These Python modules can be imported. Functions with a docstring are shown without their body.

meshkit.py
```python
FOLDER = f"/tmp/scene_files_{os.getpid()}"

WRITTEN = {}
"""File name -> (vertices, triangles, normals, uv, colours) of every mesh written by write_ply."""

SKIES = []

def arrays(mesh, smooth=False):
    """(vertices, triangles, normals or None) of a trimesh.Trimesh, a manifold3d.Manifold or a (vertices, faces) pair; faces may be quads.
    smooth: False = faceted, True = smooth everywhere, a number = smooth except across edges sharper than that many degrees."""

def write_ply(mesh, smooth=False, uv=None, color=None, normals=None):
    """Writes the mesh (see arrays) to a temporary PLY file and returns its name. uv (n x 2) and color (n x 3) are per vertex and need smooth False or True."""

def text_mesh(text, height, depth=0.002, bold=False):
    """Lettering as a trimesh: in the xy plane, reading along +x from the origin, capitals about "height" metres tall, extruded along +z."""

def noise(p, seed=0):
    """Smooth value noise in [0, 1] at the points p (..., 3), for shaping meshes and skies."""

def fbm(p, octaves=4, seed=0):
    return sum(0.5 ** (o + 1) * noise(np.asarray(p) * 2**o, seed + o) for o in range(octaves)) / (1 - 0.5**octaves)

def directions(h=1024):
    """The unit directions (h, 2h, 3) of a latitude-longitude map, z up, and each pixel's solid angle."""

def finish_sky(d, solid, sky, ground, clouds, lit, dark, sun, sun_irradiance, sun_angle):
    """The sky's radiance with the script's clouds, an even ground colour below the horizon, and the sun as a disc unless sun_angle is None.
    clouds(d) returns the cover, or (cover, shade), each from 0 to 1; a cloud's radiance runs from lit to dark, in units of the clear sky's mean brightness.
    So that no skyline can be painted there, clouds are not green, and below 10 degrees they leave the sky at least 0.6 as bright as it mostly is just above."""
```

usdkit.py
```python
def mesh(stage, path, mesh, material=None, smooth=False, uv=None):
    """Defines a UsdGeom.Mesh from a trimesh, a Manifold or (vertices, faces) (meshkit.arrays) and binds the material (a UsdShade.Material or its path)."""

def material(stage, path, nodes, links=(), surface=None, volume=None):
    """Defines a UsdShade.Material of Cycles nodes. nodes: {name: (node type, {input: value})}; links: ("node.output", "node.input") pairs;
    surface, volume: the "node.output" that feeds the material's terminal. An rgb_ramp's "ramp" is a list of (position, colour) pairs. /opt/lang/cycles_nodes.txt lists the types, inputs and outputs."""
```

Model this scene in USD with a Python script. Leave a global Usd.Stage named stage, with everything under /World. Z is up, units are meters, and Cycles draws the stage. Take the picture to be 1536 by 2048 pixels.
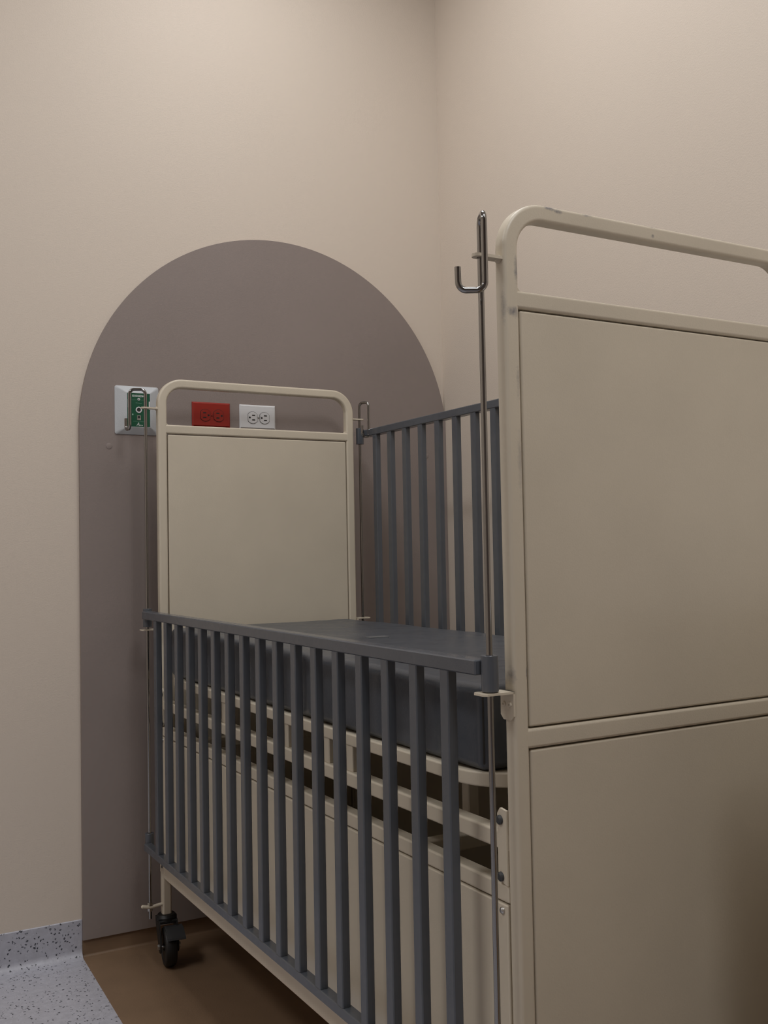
import math
import numpy as np
import trimesh
import shapely.geometry as sg
from shapely import affinity
import usdkit, meshkit
from pxr import Usd, UsdGeom, UsdLux, Gf, Sdf

stage = Usd.Stage.CreateInMemory()
UsdGeom.SetStageUpAxis(stage, UsdGeom.Tokens.z)
UsdGeom.SetStageMetersPerUnit(stage, 1.0)
WORLD = UsdGeom.Xform.Define(stage, '/World')
stage.SetDefaultPrim(WORLD.GetPrim())
UsdGeom.Scope.Define(stage, '/World/Looks')

# ------------------------------------------------------------------ camera
IMG_W, IMG_H, F_PX = 1536, 2048, 2021.33
CAM = np.array([-1.7393, -2.8209, 1.0716])
YAW, PITCH, ROLL = 0.4917, 0.0388, -0.0188
EXPOSURE = 0.0
fwd = np.array([math.sin(YAW) * math.cos(PITCH), math.cos(YAW) * math.cos(PITCH), math.sin(PITCH)])
r0 = np.array([math.cos(YAW), -math.sin(YAW), 0.0])
u0 = np.cross(r0, fwd)
rgt = math.cos(ROLL) * r0 + math.sin(ROLL) * u0
upv = -math.sin(ROLL) * r0 + math.cos(ROLL) * u0
cam = UsdGeom.Camera.Define(stage, '/World/camera')
M4 = Gf.Matrix4d(*rgt, 0, *upv, 0, *(-fwd), 0, *CAM, 1)
cam.AddTransformOp().Set(M4)
cam.CreateHorizontalApertureAttr(24.0)
cam.CreateVerticalApertureAttr(24.0 * IMG_H / IMG_W)
cam.CreateFocalLengthAttr(24.0 * F_PX / IMG_W)
cam.CreateClippingRangeAttr(Gf.Vec2f(0.05, 50))
cam.CreateExposureAttr(EXPOSURE)

# ------------------------------------------------------------------ light: two recessed ceiling panels (room lamps)
CEIL = 3.15
LAMPS = [  # x, y, size x, size y, intensity, colour
    (-0.78, -0.98, 0.6, 1.2, 7.6, (0.98, 0.99, 1.0)),
    (-3.00, -1.25, 0.6, 1.2, 12.0, (0.98, 0.99, 1.0)),
    (-1.15, -2.95, 0.6, 1.2, 13.0, (0.98, 0.99, 1.0)),
]
for i, (lx, ly, sx, sy, power, col) in enumerate(LAMPS):
    L = UsdLux.RectLight.Define(stage, '/World/lamp_glow' + ('' if i == 0 else '_%03d' % i))
    L.CreateWidthAttr(sx - 0.06); L.CreateHeightAttr(sy - 0.06)
    L.CreateIntensityAttr(power); L.CreateColorAttr(Gf.Vec3f(*col))
    L.AddTranslateOp().Set(Gf.Vec3d(lx, ly, CEIL - 0.022))   # faces -z

# ------------------------------------------------------------------ helpers
used = {}


def numbered(parent, name):
    k = (parent, name)
    used[k] = used.get(k, -1) + 1
    return name if used[k] == 0 else '%s_%03d' % (name, used[k])


def path_of(p):
    return '/World' if p is None else str(p.GetPath())


def obj(name, mesh, mat, parent=None, smooth=35, label=None):
    pp = path_of(parent)
    m = usdkit.mesh(stage, pp + '/' + numbered(pp, name), mesh, M[mat], smooth=smooth)
    if label:
        m.GetPrim().SetCustomDataByKey('label', label)
    return m.GetPrim()


def tag(o, label=None, cat=None, group=None, kind=None):
    for k, v in (('label', label), ('category', cat), ('group', group), ('kind', kind)):
        if v:
            o.SetCustomDataByKey(k, v)
    return o


def thing(name, label, cat, loc=(0, 0, 0), rz=0.0):
    x = UsdGeom.Xform.Define(stage, '/World/' + numbered('/World', name))
    x.AddTranslateOp().Set(Gf.Vec3d(*map(float, loc)))
    if rz:
        x.AddRotateZOp().Set(math.degrees(rz))
    return tag(x.GetPrim(), label, cat)


def cat_(*ms):
    out = []
    for m in ms:
        if hasattr(m, 'to_mesh'):
            a = m.to_mesh(); m = trimesh.Trimesh(a.vert_properties[:, :3], a.tri_verts, process=False)
        out.append(m)
    return trimesh.util.concatenate(out)


def box(lo, hi, c=0.002):
    """Box with chamfered edges."""
    lo, hi = np.minimum(lo, hi).astype(float), np.maximum(lo, hi).astype(float)
    if c <= 0:
        b = trimesh.creation.box(hi - lo); b.apply_translation((lo + hi) / 2); return b
    pts = []
    for s in np.ndindex(2, 2, 2):
        k = np.where(np.array(s) == 1, hi, lo)
        d = np.where(np.array(s) == 1, -1.0, 1.0)
        for a in range(3):
            q = k.copy()
            for b in range(3):
                if b != a:
                    q[b] += d[b] * c
            pts.append(q)
    return trimesh.Trimesh(np.array(pts)).convex_hull


_oct = trimesh.creation.icosphere(2).vertices


def rbox(lo, hi, r):
    """Box with truly rounded edges (hull of corner spheres)."""
    lo, hi = np.minimum(lo, hi).astype(float), np.maximum(lo, hi).astype(float)
    r = np.broadcast_to(np.minimum(r, (hi - lo) / 2 - 1e-5), 3)
    pts = [np.where(np.array(s) == 1, hi - r, lo + r) + _oct * r for s in np.ndindex(2, 2, 2)]
    return trimesh.convex.convex_hull(np.vstack(pts))


def cyl(p, q, r, n=24):
    return trimesh.creation.cylinder(radius=r, segment=np.array([p, q], float), sections=n)


def fillet(pts, rad, n=8):
    pts = [np.array(p, float) for p in pts]
    rad = np.broadcast_to(rad, len(pts))
    out = [pts[0]]
    for i in range(1, len(pts) - 1):
        a, b, c = pts[i - 1], pts[i], pts[i + 1]
        u = (a - b) / np.linalg.norm(a - b); w = (c - b) / np.linalg.norm(c - b)
        ang = math.acos(np.clip(u @ w, -1, 1))
        d = rad[i] / math.tan(ang / 2)
        cen = b + (u + w) / np.linalg.norm(u + w) * rad[i] / math.sin(ang / 2)
        s, e = b + u * d - cen, b + w * d - cen
        om = math.acos(np.clip(s @ e / rad[i] ** 2, -1, 1))
        for t in np.linspace(0, 1, n + 1):
            out.append(cen + (math.sin((1 - t) * om) * s + math.sin(t * om) * e) / math.sin(om))
    out.append(pts[-1])
    return np.array(out)


def sweep(path, section, up=None, closed=False):
    """Sweep a closed 2D section (n,2) along a path. up fixes the section's second axis; else parallel transport."""
    path = np.asarray(path, float); sec = np.asarray(section, float); n = len(sec); m = len(path)
    if closed:
        t = np.roll(path, -1, 0) - np.roll(path, 1, 0)
    else:
        t = np.gradient(path, axis=0)
        seg = np.diff(path, axis=0); seg /= np.linalg.norm(seg, axis=1, keepdims=True)
        t[1:-1] = seg[:-1] + seg[1:]; t[0] = seg[0]; t[-1] = seg[-1]
    t /= np.linalg.norm(t, axis=1, keepdims=True)
    V = []
    v = None
    for i in range(m):
        if up is not None:
            w = np.asarray(up, float); s = np.cross(w, t[i]); s /= np.linalg.norm(s)
        else:
            if v is None:
                a = np.array([0, 0, 1.0]) if abs(t[i][2]) < 0.9 else np.array([1.0, 0, 0])
                s = np.cross(a, t[i])
            else:
                s = v - t[i] * (v @ t[i])
            s /= np.linalg.norm(s); v = s; w = np.cross(t[i], s)
        k = 1.0
        if not closed and 0 < i < m - 1:
            k = 1 / max(0.5, math.sqrt((1 + seg[i - 1] @ seg[i]) / 2))
        V.append(path[i] + sec[:, :1] * s * k + sec[:, 1:] * w)
    V = np.vstack(V); Fs = []
    for i in range(m if closed else m - 1):
        j = (i + 1) % m
        for a in range(n):
            b = (a + 1) % n
            Fs += [[i * n + a, i * n + b, j * n + b], [i * n + a, j * n + b, j * n + a]]
    if not closed:
        V = np.vstack([V, path[:1], path[-1:]])
        for a in range(n):
            b = (a + 1) % n
            Fs += [[m * n, i0, i1] for i0, i1 in [(b, a)]] + [[m * n + 1, (m - 1) * n + a, (m - 1) * n + b]]
    me = trimesh.Trimesh(V, Fs, process=False)
    me.fix_normals()
    return me


def circ(r, n=16):
    a = np.arange(n) / n * 2 * math.pi
    return np.c_[np.cos(a), np.sin(a)] * r


def rrect(w, h, r, n=5):
    """Rounded rectangle outline (closed, ccw) centred at the origin."""
    out = []
    for k, (sx, sy) in enumerate([(1, 1), (-1, 1), (-1, -1), (1, -1)]):
        for t in np.linspace(0, math.pi / 2, n):
            a = t + k * math.pi / 2
            out.append([sx * (w / 2 - r) + r * math.cos(a), sy * (h / 2 - r) + r * math.sin(a)])
    return np.array(out)


def rod(pts, r, rad, n=14, k=10):
    return sweep(fillet(pts, rad, k), circ(r, n))


def extrude(poly, depth):
    return trimesh.creation.extrude_polygon(poly, depth, engine='earcut')


FACE = np.array([[1, 0, 0, 0], [0, 0, -1, 0], [0, 1, 0, 0], [0, 0, 0, 1.0]])   # xy plane, +z out  ->  wall facing -y


def on_wall(m, x, y, z):
    m = m.copy(); m.apply_transform(FACE); m.apply_translation([x, y, z]); return m


# ------------------------------------------------------------------ materials
M = {}


def lin(r, g, b):
    f = lambda c: c / 12.92 if c <= 0.04045 else ((c + 0.055) / 1.055) ** 2.4
    return tuple(f(c / 255.0) for c in (r, g, b))


def mat(name, col, rough=0.5, var=0.0, vscale=6.0, bump=0.0, bscale=200.0, metallic=0.0, spec=0.5, coat=0.0, rough_var=0.0, **kw):
    nodes = {'p': ('principled_bsdf', {'base_color': col, 'roughness': rough, 'metallic': metallic, 'specular_ior_level': spec, 'coat_weight': coat, **kw}),
             'g': ('geometry', {})}
    links = []
    if var:
        nodes['n'] = ('noise_texture', {'scale': vscale, 'detail': 4.0})
        nodes['r'] = ('rgb_ramp', {'ramp': [(0.3, tuple(c * (1 - var) for c in col)), (0.7, tuple(min(1, c * (1 + var)) for c in col))]})
        links += [('g.position', 'n.vector'), ('n.fac', 'r.fac'), ('r.color', 'p.base_color')]
    if rough_var:
        nodes['n3'] = ('noise_texture', {'scale': 18.0, 'detail': 3.0})
        nodes['mr'] = ('map_range', {'from_min': 0.3, 'from_max': 0.7, 'to_min': rough - rough_var, 'to_max': rough + rough_var})
        links += [('g.position', 'n3.vector'), ('n3.fac', 'mr.value'), ('mr.result', 'p.roughness')]
    if bump:
        nodes['n2'] = ('noise_texture', {'scale': bscale, 'detail': 3.0})
        nodes['b'] = ('bump', {'strength': 1.0, 'distance': bump})
        links += [('g.position', 'n2.vector'), ('n2.fac', 'b.height'), ('b.normal', 'p.normal')]
    M[name] = usdkit.material(stage, '/World/Looks/' + name, nodes, links, surface='p.BSDF')


WALL = (0.69, 0.60, 0.51)
mat('wall_paint', WALL, 0.62, var=0.012, vscale=1.6, bump=0.0004, bscale=260, spec=0.35)
mat('ceiling_paint', (0.62, 0.60, 0.57), 0.8)
mat('taupe_laminate', (0.275, 0.228, 0.208), 0.55, var=0.05, vscale=2.5, bump=0.0003, bscale=300, spec=0.35)
mat('brown_vinyl', (0.225, 0.145, 0.088), 0.5, var=0.07, vscale=9, bump=0.0004, bscale=240, spec=0.4)
BEIGE = (0.63, 0.557, 0.443)
mat('beige_enamel', BEIGE, 0.42, var=0.03, vscale=7, bump=0.00015, bscale=420, rough_var=0.06)
mat('grey_enamel', (0.090, 0.098, 0.113), 0.21, var=0.05, vscale=9, bump=0.0002, bscale=380, rough_var=0.05)
mat('chrome', (0.32, 0.315, 0.31), 0.12, metallic=1.0, rough_var=0.05)
mat('mattress_vinyl', (0.066, 0.073, 0.086), 0.34, var=0.06, vscale=8, bump=0.0003, bscale=330, rough_var=0.06)
mat('black_rubber', (0.008, 0.008, 0.008), 0.5)
mat('dark_plastic', (0.042, 0.044, 0.047), 0.45)
mat('dark_slot', (0.012, 0.011, 0.011), 0.6)
mat('white_plastic', (0.70, 0.70, 0.71), 0.35)
mat('red_plastic', (0.29, 0.013, 0.005), 0.38)
mat('silver_plastic', (0.52, 0.54, 0.56), 0.5, bump=0.0003, bscale=500)
mat('green_label', (0.006, 0.082, 0.040), 0.35)
mat('white_print', (0.75, 0.77, 0.76), 0.5)
mat('pale_green_print', (0.25, 0.42, 0.34), 0.5)
mat('steel', (0.55, 0.54, 0.52), 0.32, metallic=1.0)
mat('tag_fabric', (0.115, 0.118, 0.122), 0.6)
mat('joint', (0.03, 0.027, 0.024), 0.8)


def scuffed(name, col, rough, spots):
    """Enamel with grey scuffs of their own shape at the given places: (point, radii, colour strength)."""
    nodes = {'p': ('principled_bsdf', {'roughness': rough}), 'g': ('geometry', {}),
             'n': ('noise_texture', {'scale': 7.0, 'detail': 4.0}), 'n2': ('noise_texture', {'scale': 160.0, 'detail': 4.0, 'roughness': 0.65}),
             'bn': ('noise_texture', {'scale': 420.0, 'detail': 2.0}), 'b': ('bump', {'strength': 1.0, 'distance': 0.00015}),
             'r': ('rgb_ramp', {'ramp': [(0.3, tuple(c * 0.97 for c in col)), (0.7, tuple(c * 1.03 for c in col))]}),
             'mix': ('mix_color', {'b': (0.21, 0.20, 0.205)})}
    links = [('g.position', 'n.vector'), ('n.fac', 'r.fac'), ('g.position', 'n2.vector'), ('g.position', 'bn.vector'), ('bn.fac', 'b.height'), ('b.normal', 'p.normal'),
             ('r.color', 'mix.a'), ('mix.result', 'p.base_color')]
    prev = None
    for i, (q, rad, k) in enumerate(spots):
        nodes['s%d' % i] = ('vector_math', {'math_type': 'subtract', 'vector2': q})
        nodes['d%d' % i] = ('vector_math', {'math_type': 'multiply', 'vector2': tuple(1.0 / x for x in rad)})
        nodes['l%d' % i] = ('vector_math', {'math_type': 'length'})
        nodes['a%d' % i] = ('math', {'math_type': 'multiply_add', 'value2': 1.7, 'value3': -0.85})
        nodes['o%d' % i] = ('math', {'math_type': 'add'})
        nodes['m%d' % i] = ('map_range', {'from_min': 1.0, 'from_max': 0.35, 'to_min': 0.0, 'to_max': k})
        links += [('g.position', 's%d.vector1' % i), ('s%d.vector' % i, 'd%d.vector1' % i), ('d%d.vector' % i, 'l%d.vector1' % i),
                  ('n2.fac', 'a%d.value1' % i), ('l%d.value' % i, 'o%d.value1' % i), ('a%d.value' % i, 'o%d.value2' % i), ('o%d.value' % i, 'm%d.value' % i)]
        if prev is None:
            prev = 'm%d.result' % i
        else:
            nodes['x%d' % i] = ('math', {'math_type': 'maximum'})
            links += [(prev, 'x%d.value1' % i), ('m%d.result' % i, 'x%d.value2' % i)]
            prev = 'x%d.value' % i
    links.append((prev, 'mix.fac'))
    M[name] = usdkit.material(stage, '/World/Looks/' + name, nodes, links, surface='p.BSDF')


# speckled grey sheet vinyl: dark and pale chips of irregular shape
M['speckled_vinyl'] = usdkit.material(stage, '/World/Looks/speckled_vinyl', {
    'g': ('geometry', {}),
    'w': ('noise_texture', {'scale': 190.0, 'detail': 2.0}),
    'wa': ('vector_math', {'math_type': 'multiply_add', 'vector2': (0.010, 0.010, 0.010)}),
    'v': ('voronoi_texture', {'scale': 130.0, 'randomness': 1.0}),
    'vs': ('voronoi_texture', {'scale': 230.0, 'randomness': 1.0}),
    'sep': ('rgb_ramp', {'ramp': [(0.0, (1, 1, 1)), (0.375, (1, 1, 1)), (0.40, (0, 0, 0)), (1, (0, 0, 0))], 'interpolate': True}),
    'sep2': ('rgb_ramp', {'ramp': [(0.0, (0, 0, 0)), (0.62, (0, 0, 0)), (0.65, (1, 1, 1)), (1, (1, 1, 1))]}),
    'near': ('map_range', {'from_min': 0.25, 'from_max': 0.35, 'to_min': 1.0, 'to_max': 0.0}),
    'near2': ('map_range', {'from_min': 0.25, 'from_max': 0.5, 'to_min': 0.5, 'to_max': 0.0}),
    'k': ('math', {'math_type': 'multiply'}), 'k2': ('math', {'math_type': 'multiply'}),
    'n': ('noise_texture', {'scale': 60.0, 'detail': 4.0}),
    'base': ('rgb_ramp', {'ramp': [(0.3, (0.43, 0.43, 0.48)), (0.7, (0.50, 0.50, 0.56))]}),
    'm1': ('mix_color', {'b': (0.56, 0.57, 0.62)}),
    'm2': ('mix_color', {'b': (0.050, 0.052, 0.066)}),
    'p': ('principled_bsdf', {'roughness': 0.42}),
}, [('g.position', 'w.vector'), ('w.color', 'wa.vector1'), ('g.position', 'wa.vector3'), ('wa.vector', 'v.vector'), ('wa.vector', 'vs.vector'),
    ('v.color', 'sep.fac'), ('vs.color', 'sep2.fac'), ('v.distance', 'near.value'), ('vs.distance', 'near2.value'),
    ('sep.color', 'k.value1'), ('near.result', 'k.value2'), ('sep2.color', 'k2.value1'), ('near2.result', 'k2.value2'),
    ('g.position', 'n.vector'), ('n.fac', 'base.fac'), ('base.color', 'm1.a'), ('k2.value', 'm1.fac'),
    ('m1.result', 'm2.a'), ('k.value', 'm2.fac'), ('m2.result', 'p.base_color')], surface='p.BSDF')

# ------------------------------------------------------------------ the room
XL, YF = -4.2, -5.6            # left wall, front wall behind the camera
XA, ARCH_R, ARCH_CZ = -1.172, 0.5875, 1.4255      # arch: left edge, radius, spring line
PANEL = 0.012


def struct(name, mesh, mat_, label, cat, smooth=False):
    return tag(obj(name, mesh, mat_, None, smooth), label, cat, kind='structure')


T = 0.1
struct('wall_back', box((XL - T, 0, 0), (T, T, CEIL), 0), 'wall_paint', 'cream painted back wall behind the arch panel', 'wall')
struct('wall_right', box((0, YF - T, 0), (T, 0, CEIL), 0), 'wall_paint', 'cream painted right wall behind the raised side rail', 'wall')
struct('wall_left', box((XL - T, YF - T, 0), (XL, 0, CEIL), 0), 'wall_paint', 'cream painted left wall outside the picture', 'wall')
struct('wall_front', box((XL, YF - T, 0), (0, YF, CEIL), 0), 'taupe_laminate', 'taupe painted wall behind the camera', 'wall')
struct('ceiling', box((XL - T, YF - T, CEIL), (T, T, CEIL + T), 0), 'ceiling_paint', 'off-white ceiling with recessed lamp panels', 'ceiling')
struct('floor', box((XL - T, YF - T, -T), (XA, T, 0), 0), 'speckled_vinyl', 'grey speckled sheet vinyl floor left of the brown strip', 'floor')
struct('floor', box((XA, YF - T, -T), (T, T, 0), 0), 'brown_vinyl', 'plain brown vinyl floor strip beneath the crib', 'floor')


def cove(x0, x1, h, r, t):
    """Cove base against the back wall: thin sheet that curves out onto the floor."""
    a = np.linspace(0, math.pi / 2, 9)
    arc = np.c_[-t - r + r * np.cos(a), 0.0002 + r - r * np.sin(a)]          # (y, z) from wall face down to floor face
    prof = np.vstack([[0, 0], [0, h], [-t * 0.4, h], [-t, h - t * 0.6], arc, [-t - r, 0.0]])
    m = extrude(sg.Polygon(prof), x1 - x0)
    v = m.vertices.copy()
    m.vertices = np.c_[x0 + v[:, 2], v[:, 0], v[:, 1]]
    m.fix_normals()
    return m


struct('baseboard_back', cove(XL, XA - 0.0005, 0.100, 0.022, 0.003), 'speckled_vinyl', 'grey speckled cove base along the back wall', 'baseboard', 30)
struct('baseboard_back_under_arch', cove(XA, -0.001, 0.047, 0.007, 0.003), 'brown_vinyl', 'low brown cove base under the arch panel', 'baseboard', 30)

# taupe arch panel, standing 12 mm proud of the wall
th = np.linspace(0, math.pi, 97)
cxa = XA + ARCH_R


def arch_poly(inset):
    R = ARCH_R - inset
    pts = np.c_[cxa + R * np.cos(th), ARCH_CZ + R * np.sin(th)]
    pts = np.vstack([[XA + inset, 0.0465], [min(cxa + R, -0.0005), 0.0465], pts])
    return sg.Polygon(pts).intersection(sg.box(-3, 0, -0.0008, 3))


arch = on_wall(extrude(arch_poly(0.0), PANEL), 0, -0.0003, 0)
AP = tag(obj('arch_panel', arch, 'taupe_laminate', None, 30), 'taupe arch-shaped panel on the back wall behind the crib', 'wall panel')
for dx, dz in ((-1.0923, 1.3763), (-0.0768, 1.377)):
    c = trimesh.creation.revolve(np.array([[0, 0.0], [0.0085, 0.0], [0.0085, 0.0008], [0.0065, 0.0016], [0, 0.0018]]), sections=28)
    obj('screw_cap', on_wall(c, dx, -PANEL, dz), 'taupe_laminate', AP)

# ------------------------------------------------------------------ the crib: local frame, x across, y from foot (0) to head
O, BY = np.array([-0.9497, -1.705, 0.0]), 0.0285
cb, sb = math.cos(BY), math.sin(BY)


def bw(q):
    return (O[0] + cb * q[0] - sb * q[1], O[1] + sb * q[0] + cb * q[1], q[2])


W, LEN, TT, DD = 0.595, 1.551, 0.0245, 0.0231
ZT, ZR, ZRB, ZP1, ZP2, ZBOT = 1.5497, 1.4242, 1.3996, 0.829, 0.8025, 0.125
scuffed('scuffed_enamel', BEIGE, 0.42, [
    (bw((0.081, 0.0, 1.547)), (0.012, 0.012, 0.0045), 0.9), (bw((0.096, 0.0, 1.544)), (0.010, 0.012, 0.0040), 0.7),
    (bw((0.150, 0.0, 1.547)), (0.012, 0.012, 0.003), 0.5), (bw((0.277, 0.0, 1.535)), (0.0035, 0.01, 0.004), 0.7), (bw((0.277, 0.0, 1.549)), (0.014, 0.012, 0.0025), 0.6),
    (bw((0.021, 0.0, 1.452)), (0.006, 0.012, 0.022), 0.5), (bw((0.014, 0.0, 1.394)), (0.012, 0.012, 0.009), 0.6), (bw((0.0, 0.004, 1.40)), (0.004, 0.006, 0.028), 0.35),
    (bw((0.0225, 0.0, 0.905)), (0.0022, 0.01, 0.012), 0.8), (bw((0.020, 0.0, 1.19)), (0.006, 0.012, 0.05), 0.25), (bw((0.0, 0.006, 0.903)), (0.006, 0.012, 0.014), 0.35),
    (bw((0.020, 0.0, 1.30)), (0.005, 0.012, 0.03), 0.25),
])
crib = thing('hospital_crib', 'beige metal hospital crib with grey slatted side rails on casters', 'crib', tuple(O), BY)


def end_board(name, y0, face, enamel):
    """Head or foot end. face = -1: panels set for the -y side."""
    yc = y0 + DD / 2
    sec = rrect(TT, DD, 0.0055, 6)
    R = 0.068 - TT / 2
    h = TT / 2
    path = fillet([(h, yc, ZBOT), (h, yc, ZT - h), (W - h, yc, ZT - h), (W - h, yc, ZBOT)], R, 14)
    parts = [sweep(path, sec, up=(0, 1, 0))]
    e = 0.0003

    def rail(z0, z1):
        s = rrect(z1 - z0, DD - 2 * e, 0.0045, 6)
        return sweep(np.array([[h, yc, (z0 + z1) / 2], [W - h, yc, (z0 + z1) / 2]]), s, up=(0, 1, 0))
    parts += [rail(ZRB, ZR), rail(ZP2, ZP1), rail(0.222, 0.247)]
    for sx in (0, 1):                                                # weld beads in the upper opening's lower corners
        for zz in (ZR,):
            tri = sg.Polygon([(0, 0), (0.0055, 0), (0, 0.0055)])
            m = extrude(tri, DD - 0.006); v = m.vertices.copy()
            xx = TT + v[:, 0] - 0.0008 if sx == 0 else W - TT - v[:, 0] + 0.0008
            m.vertices = np.c_[xx, y0 + 0.003 + v[:, 2], zz + v[:, 1] - 0.0008]; m.fix_normals(); parts.append(m)
    b = obj(name, cat_(*parts), enamel, crib, 30)
    g = 0.0022
    for z0, z1 in ((ZP1, ZRB), (0.247, ZP2)):
        pl = rbox((TT + g, y0 + 0.0020, z0 + g), (W - TT - g, y0 + DD - 0.0020, z1 - g), 0.0032)
        obj('panel', pl, 'beige_enamel', b, 30)
    return b


head = end_board('headboard', LEN, -1, 'beige_enamel')
foot = end_board('footboard', 0.0, -1, 'scuffed_enamel')

# side rails that slide on the rods
GH, HR, DS, WS, PITCH_Y = 0.626, 0.0205, 0.0164, 0.0216, 0.0841
YN, YH = DD / 2, LEN + DD / 2            # rod lines
XRF, XRB = -0.031, W + 0.0265            # rod x, front and far side


def guard(x0, xr, ztop, ys, label):
    zb = ztop - GH
    x1 = x0 + DS
    top = box((x0, YN + 0.009, ztop - HR), (x0 + 0.025, YH - 0.009, ztop), 0.0018)
    bot = box((x0, YN + 0.009, zb), (x0 + 0.021, YH - 0.009, zb + HR - 0.002), 0.0018)
    o = obj('side_rail', cat_(top, bot), 'grey_enamel', crib, 30, label)
    for k in range(17):
        y = ys - k * PITCH_Y
        obj('slat', box((x0 + 0.0004, y - WS, zb + HR - 0.003), (x1 - 0.0004, y, ztop - HR + 0.001), 0.0016), 'grey_enamel', o, 30)
    for y in (YN, YH):
        for z0, z1 in ((ztop - 0.042, ztop + 0.006), (zb - 0.004, zb + 0.042)):
            prof = np.array([[0.0052, 0], [0.0112, 0], [0.0116, 0.0006], [0.0116, z1 - z0 - 0.0006], [0.0112, z1 - z0], [0.0052, z1 - z0], [0.0052, 0]])
            c = trimesh.creation.revolve(prof, sections=32); c.apply_translation([xr, y, z0]); c.fix_normals()
            obj('collar', c, 'grey_enamel', o, 30)
    return o


guard(-0.0488, XRF, 0.9247, 1.4546, 'lowered near side rail')
guard(W + 0.0339, XRB, 1.4352, 1.4998, 'raised far side rail')

# chrome rods bent into hooks at the top, each a single bent bar
RR = 0.0042


def hook_rod(x, y, v, w):
    v = np.array([v[0], v[1], 0.0]); w = np.array([w[0], w[1], 0.0])
    ztop, zleg, ztip = 1.517, 1.412, 1.443
    a = np.array([x, y, 0.0])
    pts = [a + (0, 0, 0.118), a + (0, 0, ztop), a + v + (0, 0, ztop), a + v + (0, 0, zleg), a + v + w + (0, 0, zleg), a + v + w * 1.02 + (0, 0, ztip)]
    return rod(pts, RR, [0, 0.012, 0.012, 0.011, 0.011, 0], 16, 10)


def vec(r, f, ang):          # right / forward components in the view frame at world angle ang (radians from +y), to crib axes
    wx = r * math.cos(ang) + f * math.sin(ang); wy = -r * math.sin(ang) + f * math.cos(ang)
    return (cb * wx + sb * wy, -sb * wx + cb * wy)


A_N, A_H, A_F = math.radians(33.8), math.radians(14.9), math.radians(26.8)
rods = [(XRF, YN, vec(0.0055, -0.036, A_N), vec(-0.035, -0.003, A_N)),
        (XRF, YH, vec(-0.041, 0.002, A_H), vec(-0.0105, 0.030, A_H)),
        (XRB, YH, vec(0.027, -0.026, A_F), vec(-0.019, -0.030, A_F)),
        (XRB, YN, (0.036, -0.010), (-0.010, -0.033))]
for x, y, v, w in rods:
    obj('guide_rod', hook_rod(x, y, v, w), 'chrome', crib, 40)

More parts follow.
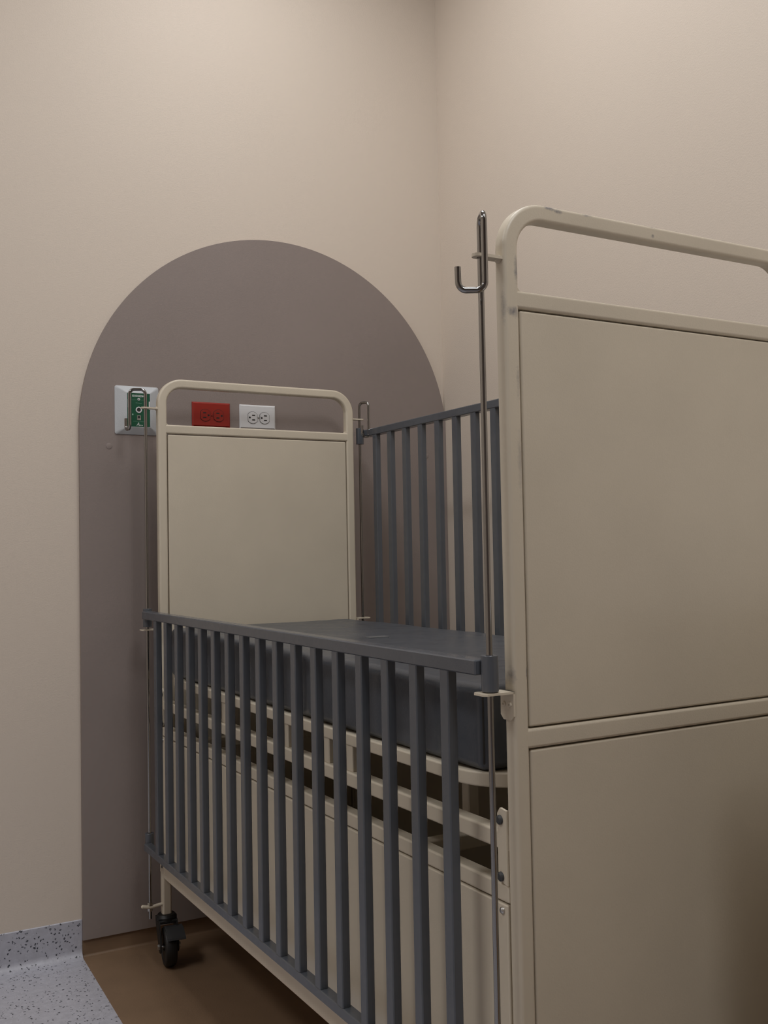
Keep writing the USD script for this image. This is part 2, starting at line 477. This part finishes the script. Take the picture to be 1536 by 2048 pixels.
# brackets that hold the rods: flat prong on top, folded stop plate half way, round prong at the foot
for y, s in ((YN, -1), (YH, -1), (YN, 1), (YH, 1)):
    x0, xr = (0.0, XRF) if s < 0 else (W, XRB)
    ext = abs(xr - x0) + 0.019
    poly = sg.LineString([(0.003, 0), (-ext + 0.0145, 0)]).buffer(0.008, 12).difference(sg.Point(-abs(xr - x0), 0).buffer(RR + 0.0006))
    m = extrude(poly, 0.0042)
    m.vertices[:, 0] = x0 - s * m.vertices[:, 0] * 1.0 if s > 0 else x0 + m.vertices[:, 0]
    m.apply_translation([0, y, 1.4655]); m.fix_normals()
    bead = trimesh.creation.icosphere(2, 0.0062); bead.apply_scale([0.8, 1.1, 0.9]); bead.apply_translation([x0 + s * 0.001, y, 1.467])
    obj('rod_prong', cat_(m, bead), 'beige_enamel', crib, 30)
    # folded L stop plate
    zs = 0.8815 if y < 1 else 0.8765
    ye, wd = (y + 0.0008 if y < 1 else y - 0.0008), 0.0145
    flat = extrude(sg.Polygon([(0, -wd), (0, wd), (-ext + 0.005, wd), (-ext, wd - 0.005), (-ext, -wd + 0.005), (-ext + 0.005, -wd)]).difference(sg.Point(-abs(xr - x0), 0).buffer(0.0062)), 0.003)
    leg = extrude(sg.Polygon([(-wd, 0.003), (wd, 0.003), (wd, -0.030), (wd - 0.006, -0.036), (-wd + 0.006, -0.036), (-wd, -0.030)]), 0.003)
    lv = leg.vertices.copy(); leg.vertices = np.c_[-lv[:, 2] - 0.0002, lv[:, 0], lv[:, 1]]
    m = cat_(flat, leg); m.vertices[:, 0] *= -s
    m.apply_translation([x0, ye, zs - 0.003]); m.fix_normals()
    b = obj('stop_bracket', m, 'beige_enamel', crib, 20)
    for dy in (-0.0068, 0.0062):
        pr = np.array([[0, 0.0012], [0.0012, 0.0012], [0.0014, 0.0022], [0.0028, 0.0020], [0.0036, 0.0010], [0.0037, 0.0]])
        c = trimesh.creation.revolve(pr, sections=20); v = c.vertices.copy()
        c.vertices = np.c_[x0 + s * (0.0031 + v[:, 2]), ye + dy + v[:, 0], zs - 0.018 + v[:, 1]]; c.fix_normals()
        obj('screw', c, 'beige_enamel', b, 30)
    # lower prong: round bar with a turned up tip
    pr = rod([(x0 - s * 0.004, y - 0.004, 0.152), (xr, y - 0.002, 0.148), (x0 + s * (ext + 0.001), y, 0.152)], 0.0046, [0, 0.05, 0], 12, 6)
    pr = cat_(pr, trimesh.creation.icosphere(2, 0.0046).apply_translation([x0 + s * (ext + 0.001), y, 0.152]))
    b = obj('rod_prong', pr, 'beige_enamel', crib, 35)
    obj('nut', cat_(cyl((xr, y, 0.153), (xr, y, 0.160), 0.0075, 6), cyl((xr, y, 0.138), (xr, y, 0.145), 0.0068, 6)), 'steel', b, 20)

# fixed base: two tubes and a sheet side on each long side
for s, x0 in ((-1, 0.0), (1, W)):
    xin = x0 - s * 0.0245

    def tube(z0, z1):
        return rbox((x0, DD - 0.001, z0), (xin, LEN + 0.001, z1), 0.0035)
    obj('side_tube', tube(0.6635, 0.6885), 'beige_enamel', crib, 30)
    obj('side_tube', tube(0.5945, 0.6190), 'beige_enamel', crib, 30)
    pan = rbox((x0 + s * 0.0006, DD + 0.0022, 0.222), (x0 - s * 0.020, LEN - 0.0022, 0.5925), 0.003)
    obj('side_panel', pan, 'beige_enamel', crib, 30)
    for y, d in ((DD, 1), (LEN, -1)):
        pl = extrude(sg.Polygon([(0, 0), (0.016, 0.004), (0.020, 0.012), (0.020, 0.094), (0.014, 0.102), (0, 0.1)]), 0.004)
        v = pl.vertices.copy(); pl.vertices = np.c_[x0 - s * 0.0005 + s * (v[:, 2] - 0.002), y + d * v[:, 0], 0.6185 + v[:, 1]]; pl.fix_normals()
        o = obj('end_plate', pl, 'beige_enamel', crib, 25)
        for zz in (0.7045, 0.6285):
            pr = np.array([[0, 0.0048], [0.004, 0.0046], [0.0062, 0.0030], [0.0066, 0.0]])
            c = trimesh.creation.revolve(pr, sections=20); v = c.vertices.copy()
            c.vertices = np.c_[x0 + s * (0.0012 + v[:, 2]), y + d * 0.0135 + v[:, 0], zz + v[:, 1]]; c.fix_normals()
            obj('bolt', c, 'dark_plastic', o, 30, 'black round bolt head')
        pr = np.array([[0, 0.0036], [0.003, 0.0032], [0.0046, 0.0018], [0.005, 0.0]])
        c = trimesh.creation.revolve(pr, sections=20); v = c.vertices.copy()
        c.vertices = np.c_[x0 + s * (0.0006 + v[:, 2]), y + d * 0.0135 + v[:, 0], 0.5830 + v[:, 1]]; c.fix_normals()
        obj('screw', c, 'steel', crib, 30, 'bright domed screw')
        tabm = box((x0 + s * 0.0012, y + d * -0.020, 0.233), (x0 - s * 0.0006, y + d * 0.016, 0.262), 0.0008)
        tb = obj('corner_tab', tabm, 'beige_enamel', crib, 20)
        c = trimesh.creation.revolve(np.array([[0, 0.002], [0.003, 0.0016], [0.0042, 0.0]]), sections=16); v = c.vertices.copy()
        c.vertices = np.c_[x0 + s * (0.0012 + v[:, 2]), y + d * -0.002 + v[:, 0], 0.250 + v[:, 1]]; c.fix_normals()
        obj('screw', c, 'dark_plastic', tb, 30)

# mattress deck: rounded ring of flat bar, sheet on top, lifters down to the side tubes
DZ0, DZ1 = 0.7335, 0.7545
ring = fillet([(W / 2, 0.066, 0.744), (0.010, 0.066, 0.744), (0.010, 1.520, 0.744), (W - 0.010, 1.520, 0.744), (W - 0.010, 0.066, 0.744), (W / 2, 0.066, 0.744)], [0, 0.085, 0.085, 0.085, 0.085, 0], 12)
deck = obj('deck_frame', sweep(ring[:-1], rrect(0.014, DZ1 - DZ0, 0.003, 4), up=(0, 0, 1), closed=True), 'beige_enamel', crib, 30)
sheet = extrude(sg.box(0.012, 0.068, W - 0.012, 1.518).buffer(-0.08).buffer(0.08), 0.003)
sheet.apply_translation([0, 0, DZ1 - 0.005])
obj('deck_sheet', sheet, 'beige_enamel', deck, 30)
for x in (0.017, W - 0.017):
    for y in (0.494, 0.585, 0.765, 1.10):
        obj('lifter', box((x - 0.011, y - 0.0165, 0.6875), (x + 0.011, y + 0.0165, DZ0 + 0.002), 0.0015), 'beige_enamel', deck, 30)
for x in (0.11, W - 0.11):
    for y in (0.27, 1.31):
        obj('lifter', box((x - 0.010, y - 0.010, 0.600), (x + 0.010, y + 0.010, DZ0 + 0.002), 0.0015), 'beige_enamel', deck, 30)
for y in (0.27, 1.31):
    obj('cross_tube', rbox((0.02, y - 0.0125, 0.5945), (W - 0.02, y + 0.0125, 0.619), 0.003), 'beige_enamel', crib, 30)
obj('base_floor', box((0.02, DD, 0.226), (W - 0.02, LEN, 0.232), 0.001), 'beige_enamel', crib, 30)


# casters: fork with forked legs, wheel, pedal
def caster(px, py, trail):
    """trail = direction (angle from +y, crib frame) in which the wheel trails its stem."""
    ca, sa = math.cos(trail), math.sin(trail)

    def place(m):
        m = m.copy(); v = m.vertices.copy()          # local: x axle, y trailing direction, z up
        m.vertices = np.c_[px + v[:, 0] * ca + v[:, 1] * sa, py - v[:, 0] * sa + v[:, 1] * ca, v[:, 2]]
        return m
    off, rw, hw, lw = 0.034, 0.050, 0.0155, 0.0245
    crown = trimesh.creation.revolve(np.array([[0, 0.104], [0.024, 0.104], [0.027, 0.108], [0.027, 0.118], [0.022, 0.124], [0.0, 0.1255]]), sections=32)
    side = sg.Polygon([(-0.026, 0.112), (0.026, 0.112), (0.030, 0.104), (0.046, 0.058), (0.046, 0.044), (0.040, 0.038), (0.030, 0.038), (0.022, 0.044), (-0.018, 0.092)]).buffer(0.003).buffer(-0.001)
    legs = []
    for sx in (-1, 1):
        m = extrude(side, 0.0035); v = m.vertices.copy()
        m.vertices = np.c_[sx * (lw - 0.0035) + (v[:, 2] if sx > 0 else -v[:, 2]), v[:, 0], v[:, 1]]; m.fix_normals(); legs.append(m)
    plate = box((-lw, -0.026, 0.1045), (lw, 0.026, 0.113), 0.002)
    o = obj('caster', place(cat_(crown, plate, *legs)), 'black_rubber', crib, 35)
    pr = np.array([[0.010, -hw + 0.002], [0.036, -hw + 0.003], [0.040, -hw], [0.0465, -hw + 0.0015], [0.0492, -hw + 0.005], [0.050, -0.003], [0.050, 0.003], [0.0492, hw - 0.005], [0.0465, hw - 0.0015], [0.040, hw], [0.036, hw - 0.003], [0.010, hw - 0.002], [0.010, -hw + 0.002]])
    w = trimesh.creation.revolve(pr, sections=48); v = w.vertices.copy()
    w.vertices = np.c_[v[:, 2], off + v[:, 0], rw + v[:, 1]]; w.fix_normals()
    obj('wheel', place(w), 'black_rubber', o, 35)
    ax = cat_(cyl((-lw - 0.002, off, rw), (lw + 0.002, off, rw), 0.0045, 16), cyl((-lw - 0.005, off, rw), (-lw - 0.0002, off, rw), 0.0075, 6), cyl((lw + 0.0002, off, rw), (lw + 0.005, off, rw), 0.0075, 6))
    obj('axle_bolt', place(ax), 'steel', o, 30)
    ped = sg.Polygon([(0.026, 0.100), (0.050, 0.100), (0.084, 0.086), (0.086, 0.081), (0.082, 0.079), (0.050, 0.092), (0.030, 0.094)])
    m = extrude(ped, 0.046); v = m.vertices.copy(); m.vertices = np.c_[v[:, 2] - 0.035, v[:, 0], v[:, 1]]; m.fix_normals()
    obj('brake_pedal', place(m), 'dark_plastic', o, 30, 'dark grey brake pedal')


h = TT / 2
caster(h, LEN + DD / 2, math.pi + 0.133)
caster(W - h, LEN + DD / 2, math.pi + 0.5)
caster(h, DD / 2, math.pi - 0.5)
caster(W - h, DD / 2, 0.3)


# ------------------------------------------------------------------ mattress: soft vinyl box, own object, resting on the deck
def soft_box(lo, hi, r, n, seed=3):
    lo, hi = np.array(lo, float), np.array(hi, float)
    V, Fq, base = [], [], 0
    for ax in range(3):
        for sgn in (0, 1):
            a, b = [k for k in range(3) if k != ax]

            def grid(k):
                inner = np.linspace(lo[k] + r, hi[k] - r, n[k])
                e = r * (1 - np.cos(np.linspace(0, math.pi / 2, 6)[:-1]))
                e = r * np.sin(np.linspace(0, math.pi / 4, 6))[:-1] / math.sin(math.pi / 4)
                return np.r_[lo[k] + e, inner, hi[k] - e[::-1]]
            A, B = np.meshgrid(grid(a), grid(b), indexing='ij')
            P = np.zeros(A.shape + (3,)); P[..., a] = A; P[..., b] = B; P[..., ax] = hi[ax] if sgn else lo[ax]
            na, nb = A.shape
            idx = base + np.arange(na * nb).reshape(na, nb)
            q = np.stack([idx[:-1, :-1], idx[1:, :-1], idx[1:, 1:], idx[:-1, 1:]], -1).reshape(-1, 4)
            flip = (ax == 1) ^ (sgn == 0)
            Fq.append(q[:, ::-1] if flip else q); V.append(P.reshape(-1, 3)); base += na * nb
    V = np.vstack(V); Fq = np.vstack(Fq)
    inner = np.clip(V, lo + r, hi - r); d = V - inner; L = np.linalg.norm(d, axis=1, keepdims=True)
    V = inner + d / np.maximum(L, 1e-9) * r
    m = trimesh.Trimesh(V, np.vstack([Fq[:, [0, 1, 2]], Fq[:, [0, 2, 3]]]), process=False)
    m.merge_vertices(digits_vertex=6)
    return m


MLO, MHI = np.array([0.013, 0.093, DZ1]), np.array([0.547, 1.512, 0.879])
mm = soft_box(MLO, MHI, 0.016, (40, 150, 14))
v = mm.vertices.copy()
side = np.clip((MLO[0] + 0.05 - v[:, 0]) / 0.05, 0, 1)                    # near long side
mid = np.clip((v[:, 2] - MLO[2]) / 0.02, 0, 1) * np.clip((MHI[2] + 0.004 - v[:, 2]) / 0.03, 0, 1)
ends = np.clip((v[:, 1] - MLO[1]) / 0.06, 0, 1) * np.clip((MHI[1] - v[:, 1]) / 0.06, 0, 1)
fold = meshkit.noise(np.c_[v[:, 1] * 17.0, v[:, 2] * 4, v[:, 0] * 0], 5) - 0.5
v[:, 0] += side * mid * ends * fold * 0.019
top = np.clip((v[:, 2] - MHI[2] + 0.02) / 0.02, 0, 1)
v[:, 2] += top * ((meshkit.fbm(np.c_[v[:, 0] * 9, v[:, 1] * 7, v[:, 2] * 0], 3, 11) - 0.5) * 0.0065)
mm.vertices = v
mat_o = thing('mattress', 'dark blue-grey vinyl mattress lying on the crib deck', 'mattress', tuple(O), BY)
obj('cover', mm, 'mattress_vinyl', mat_o, True)
pip = fillet([(MLO[0] + 0.0035, MLO[1] + 0.0035, MLO[2] + 0.012), (MLO[0] + 0.0035, MLO[1] + 0.0035, MHI[2] - 0.014)], [0, 0], 2)
obj('seam', sweep(pip, circ(0.0014, 8)), 'joint', mat_o, 40, 'dark stitched corner seam')
lab = rbox((0.270, 0.885, 0.8765), (0.320, 0.908, 0.8806), 0.001)
obj('care_tag', lab, 'tag_fabric', mat_o, 30, 'small lighter grey tag')

# ------------------------------------------------------------------ wall plates (on the arch panel)
YW = -PANEL - 0.0003


def duplex(name, x0, x1, ztop, mat_, flip, label, cx_pair):
    z0 = ztop - 0.0715
    cx, cz = (x0 + x1) / 2, (ztop + z0) / 2
    t = thing(name, label, 'power outlet', (cx, YW, cz))
    w, hh = x1 - x0, ztop - z0
    c = 0.004
    lo = np.array([[-w / 2, 0, -hh / 2], [w / 2, 0, -hh / 2], [w / 2, 0, hh / 2], [-w / 2, 0, hh / 2]])
    a = lo.copy(); a[:, 1] = -0.0025
    b = lo.copy(); b[:, 0] *= (w / 2 - c) / (w / 2); b[:, 2] *= (hh / 2 - c) / (hh / 2); b[:, 1] = -0.0058
    plate = trimesh.Trimesh(np.vstack([lo, a, b])).convex_hull
    obj('face_plate', plate, mat_, t, 20)
    yf = -0.0058
    for px in cx_pair:
        dx = px - cx
        circle = sg.Point(0, 0).buffer(0.0172, 32).intersection(sg.box(-0.0143, -0.02, 0.0143, 0.02))
        gap = extrude(circle.buffer(0.0008), 0.0004)
        rec = extrude(circle.buffer(-0.0002), 0.0016)
        r = obj('receptacle', on_wall(rec, dx, yf + 0.0002, -0.0022), mat_, t, 20)
        obj('rim_gap', on_wall(gap, dx, yf, -0.0022), 'dark_slot', r, 20)
        for dz in (-0.0068, 0.0068):
            sl = extrude(affinity.translate(sg.box(-0.0046, -0.0015, 0.0046, 0.0015), -0.0025 * flip, dz), 0.0004)
            obj('slot', on_wall(sl, dx, yf - 0.0014, -0.0022), 'dark_slot', r, 20)
        gr = sg.Point(0.0092 * flip, 0).buffer(0.0027, 12)
        obj('ground_hole', on_wall(extrude(gr, 0.0004), dx, yf - 0.0014, -0.0022), 'dark_slot', r, 20)
    sc = trimesh.creation.revolve(np.array([[0, 0.0014], [0.0022, 0.0010], [0.003, 0]]), sections=18)
    s_ = obj('screw', on_wall(sc, (cx_pair[0] + cx_pair[1]) / 2 - cx, yf, -0.0022), mat_ if mat_ != 'white_plastic' else 'steel', t, 30)
    obj('screw_slot', on_wall(extrude(affinity.rotate(sg.box(-0.0022, -0.0004, 0.0022, 0.0004), 60), 0.0003), (cx_pair[0] + cx_pair[1]) / 2 - cx, yf - 0.0013, -0.0022), 'dark_slot', s_, 20)


duplex('power_outlet', -0.8562, -0.7419, 1.5120, 'red_plastic', 1, 'red duplex power outlet plate on the arch panel behind the headboard opening', (-0.8175, -0.7778))
duplex('power_outlet', -0.7125, -0.6000, 1.5115, 'white_plastic', -1, 'white duplex power outlet plate on the arch panel, right of the red one', (-0.6728, -0.6354))

# oxygen outlet
OX, OZ = -1.0150, 1.4780
ox = thing('oxygen_outlet', 'pale grey oxygen outlet with green face, on the arch panel left of the headboard', 'gas outlet', (OX, YW, OZ))
w2, h2 = 0.0615, 0.0680


def ring_pts(w, hgt, r, y, n=6):
    p = rrect(2 * w, 2 * hgt, r, n); return np.c_[p[:, 0], np.full(len(p), y), p[:, 1]]


iw, ih, icx, icz = 0.0335, 0.0485, 0.0022, 0.0
layers = [ring_pts(w2, h2, 0.006, 0.0), ring_pts(w2, h2, 0.006, -0.002), ring_pts(w2 - 0.0015, h2 - 0.0015, 0.006, -0.0035)]
lay = ring_pts(iw, ih, 0.002, -0.0145); lay[:, 0] += icx; lay[:, 2] += icz; layers.append(lay)
lay = ring_pts(iw - 0.0016, ih - 0.0014, 0.002, -0.0145); lay[:, 0] += icx; lay[:, 2] += icz; layers.append(lay)
lay = ring_pts(iw - 0.0016, ih - 0.0014, 0.002, -0.0115); lay[:, 0] += icx; lay[:, 2] += icz; layers.append(lay)
n = len(layers[0]); V = np.vstack(layers); Fc = []
for i in range(len(layers) - 1):
    for a in range(n):
        b = (a + 1) % n
        Fc += [[i * n + a, i * n + b, (i + 1) * n + b], [i * n + a, (i + 1) * n + b, (i + 1) * n + a]]
k = len(layers) - 1
V = np.vstack([V, [[icx, -0.0115, icz]]])
Fc += [[k * n + a, k * n + (a + 1) % n, len(V) - 1] for a in range(n)]
fp = trimesh.Trimesh(V, Fc, process=False); fp.fix_normals()
if fp.face_normals[np.argmin(fp.triangles_center[:, 1])][1] > 0:
    fp.invert()
obj('face_plate', fp, 'silver_plastic', ox, 20)
gp = extrude(sg.box(-0.0310, -0.0466, 0.0310, 0.0466).buffer(-0.0015).buffer(0.0015), 0.0030)
YG = -0.0112
green = obj('label_plate', on_wall(gp, icx, YG, icz), 'green_label', ox, 20, 'green label plate')
YG -= 0.0030
EPS = 0.0003
gx, gz = -1.0125 - OX, 0.0


def on_label(name, m, x, z, mat_, lab_=None, parent=green, dy=0.0):
    return obj(name, on_wall(m, x, YG + 0.0001 - dy, z), mat_, parent, 20, lab_)


def text(name, s, hgt, x, z, mat_, bold=False, sx=1.0, slant=0.0):
    m = meshkit.text_mesh(s, hgt, 0.0004, bold)
    m.vertices[:, 0] -= m.bounds[:, 0].mean(); m.vertices[:, 0] *= sx
    m.vertices[:, 0] += slant * m.vertices[:, 1]
    return on_label(name, m, x, z, mat_)


text('lettering', 'OXIGENO', 0.0052, gx + 0.0000, 0.0367, 'white_print', True, 1.12)
for nm, px, pz, ro, ri in (('fixing_screw', gx, 0.0300, 0.0037, 0.0014), ('gas_port', gx, 0.0005, 0.0088, 0.0055)):
    pr = np.array([[ri, -0.0002], [ro, -0.0002], [ro, 0.0008], [ro - 0.0006, 0.0014], [ri + 0.0004, 0.0014], [ri, 0.0008], [ri, -0.0002]])
    o_ = on_label(nm, trimesh.creation.revolve(pr, sections=36), px, pz, 'white_plastic')
    on_label('port_bore', trimesh.creation.cylinder(radius=ri, height=0.0006, sections=28), px, pz, 'dark_slot', parent=ox)
on_label('keyway', extrude(sg.box(-0.0052, -0.0066, 0.0052, 0.0066).difference(sg.Point(0, 0.0016).buffer(0.0036)), 0.0008), gx + 0.0002, -0.0215, 'steel')
on_label('port_bore', trimesh.creation.cylinder(radius=0.0036, height=0.0006, sections=24), gx + 0.0002, -0.0199, 'dark_slot', parent=ox)
for zz, ww, mt in ((0.0283, 0.030, 'pale_green_print'), (-0.0318, 0.032, 'pale_green_print')):
    for sx in ((-1, 1) if zz > 0 else (0,)):
        on_label('rule', extrude(sg.box(-ww / (4 if sx else 2), -0.0002, ww / (4 if sx else 2), 0.0002), 0.0002), gx + sx * 0.0125, zz, mt)
# line of fine print, too small to read: a row of dashes
on_label('fine_print', cat_(*[extrude(sg.box(-0.0084 + i * 0.0021, -0.0004, -0.0084 + i * 0.0021 + 0.0015, 0.0004), 0.0002) for i in range(8)]), gx, 0.0196, 'pale_green_print')
for sx in (-1, 1):
    on_label('index_dot', trimesh.creation.cylinder(radius=0.0022, height=0.0006, sections=20), gx + sx * 0.0172, -0.0128, 'pale_green_print')
    on_label('side_clip', box((-0.0016, -0.0115, -0.0008), (0.0016, 0.0115, 0.0022), 0.0005), gx + 0.0004 + sx * 0.0292, 0.0175 - 0.004 * (sx > 0), 'white_plastic')
text('lettering', 'A', 0.0092, gx - 0.0030, -0.0440, 'white_print', False, 0.9, 0.28)
text('lettering', 'mico', 0.0034, gx + 0.0060, -0.0440, 'white_print', False, 1.0, 0.1)

# ------------------------------------------------------------------ outside the frame: the cabinet that shades the foot end
cabx = thing('storage_cabinet', 'tall beige storage cabinet right of the crib foot', 'cabinet', (-0.335, -2.115, 0))
CWX, CDY, CHT = 0.29, 0.24, 0.93
obj('body', box((-CWX, -CDY, 0.08), (CWX, CDY, CHT), 0.004), 'beige_enamel', cabx, 20)
obj('plinth', box((-CWX + 0.02, -CDY + 0.02, 0), (CWX - 0.02, CDY - 0.02, 0.082), 0.002), 'dark_plastic', cabx, 20)
obj('top', box((-CWX - 0.008, -CDY - 0.008, CHT - 0.001), (CWX + 0.008, CDY + 0.008, CHT + 0.022), 0.004), 'white_plastic', cabx, 20)
for sy in (-1, 1):
    d = obj('door', box((-CWX - 0.016, sy * 0.004, 0.09), (-CWX - 0.0005, sy * (CDY - 0.003), CHT - 0.008), 0.002), 'beige_enamel', cabx, 20)
    obj('handle', rod([(-CWX - 0.014, sy * 0.04, 0.62), (-CWX - 0.045, sy * 0.04, 0.62), (-CWX - 0.045, sy * 0.04, 0.76), (-CWX - 0.014, sy * 0.04, 0.76)], 0.005, [0, 0.01, 0.01, 0], 10, 5), 'steel', d, 35)

# ------------------------------------------------------------------ lamps' housings and the cabinet that shades the foot end
for i, (lx, ly, sx, sy, power, col) in enumerate(LAMPS):
    t = thing('ceiling_lamp', ['flat ceiling lamp panel above the crib', 'flat ceiling lamp panel left of the crib', 'flat ceiling lamp panel behind the camera'][i], 'lamp', (lx, ly, CEIL))
    fr = extrude(sg.box(-sx / 2, -sy / 2, sx / 2, sy / 2).difference(sg.box(-sx / 2 + 0.02, -sy / 2 + 0.02, sx / 2 - 0.02, sy / 2 - 0.02)), 0.025)
    fr.apply_translation([0, 0, -0.025]); obj('frame', fr, 'white_plastic', t, 20)
    obj('diffuser', box((-sx / 2 + 0.02, -sy / 2 + 0.02, -0.02), (sx / 2 - 0.02, sy / 2 - 0.02, -0.004), 0), 'white_plastic', t, False)
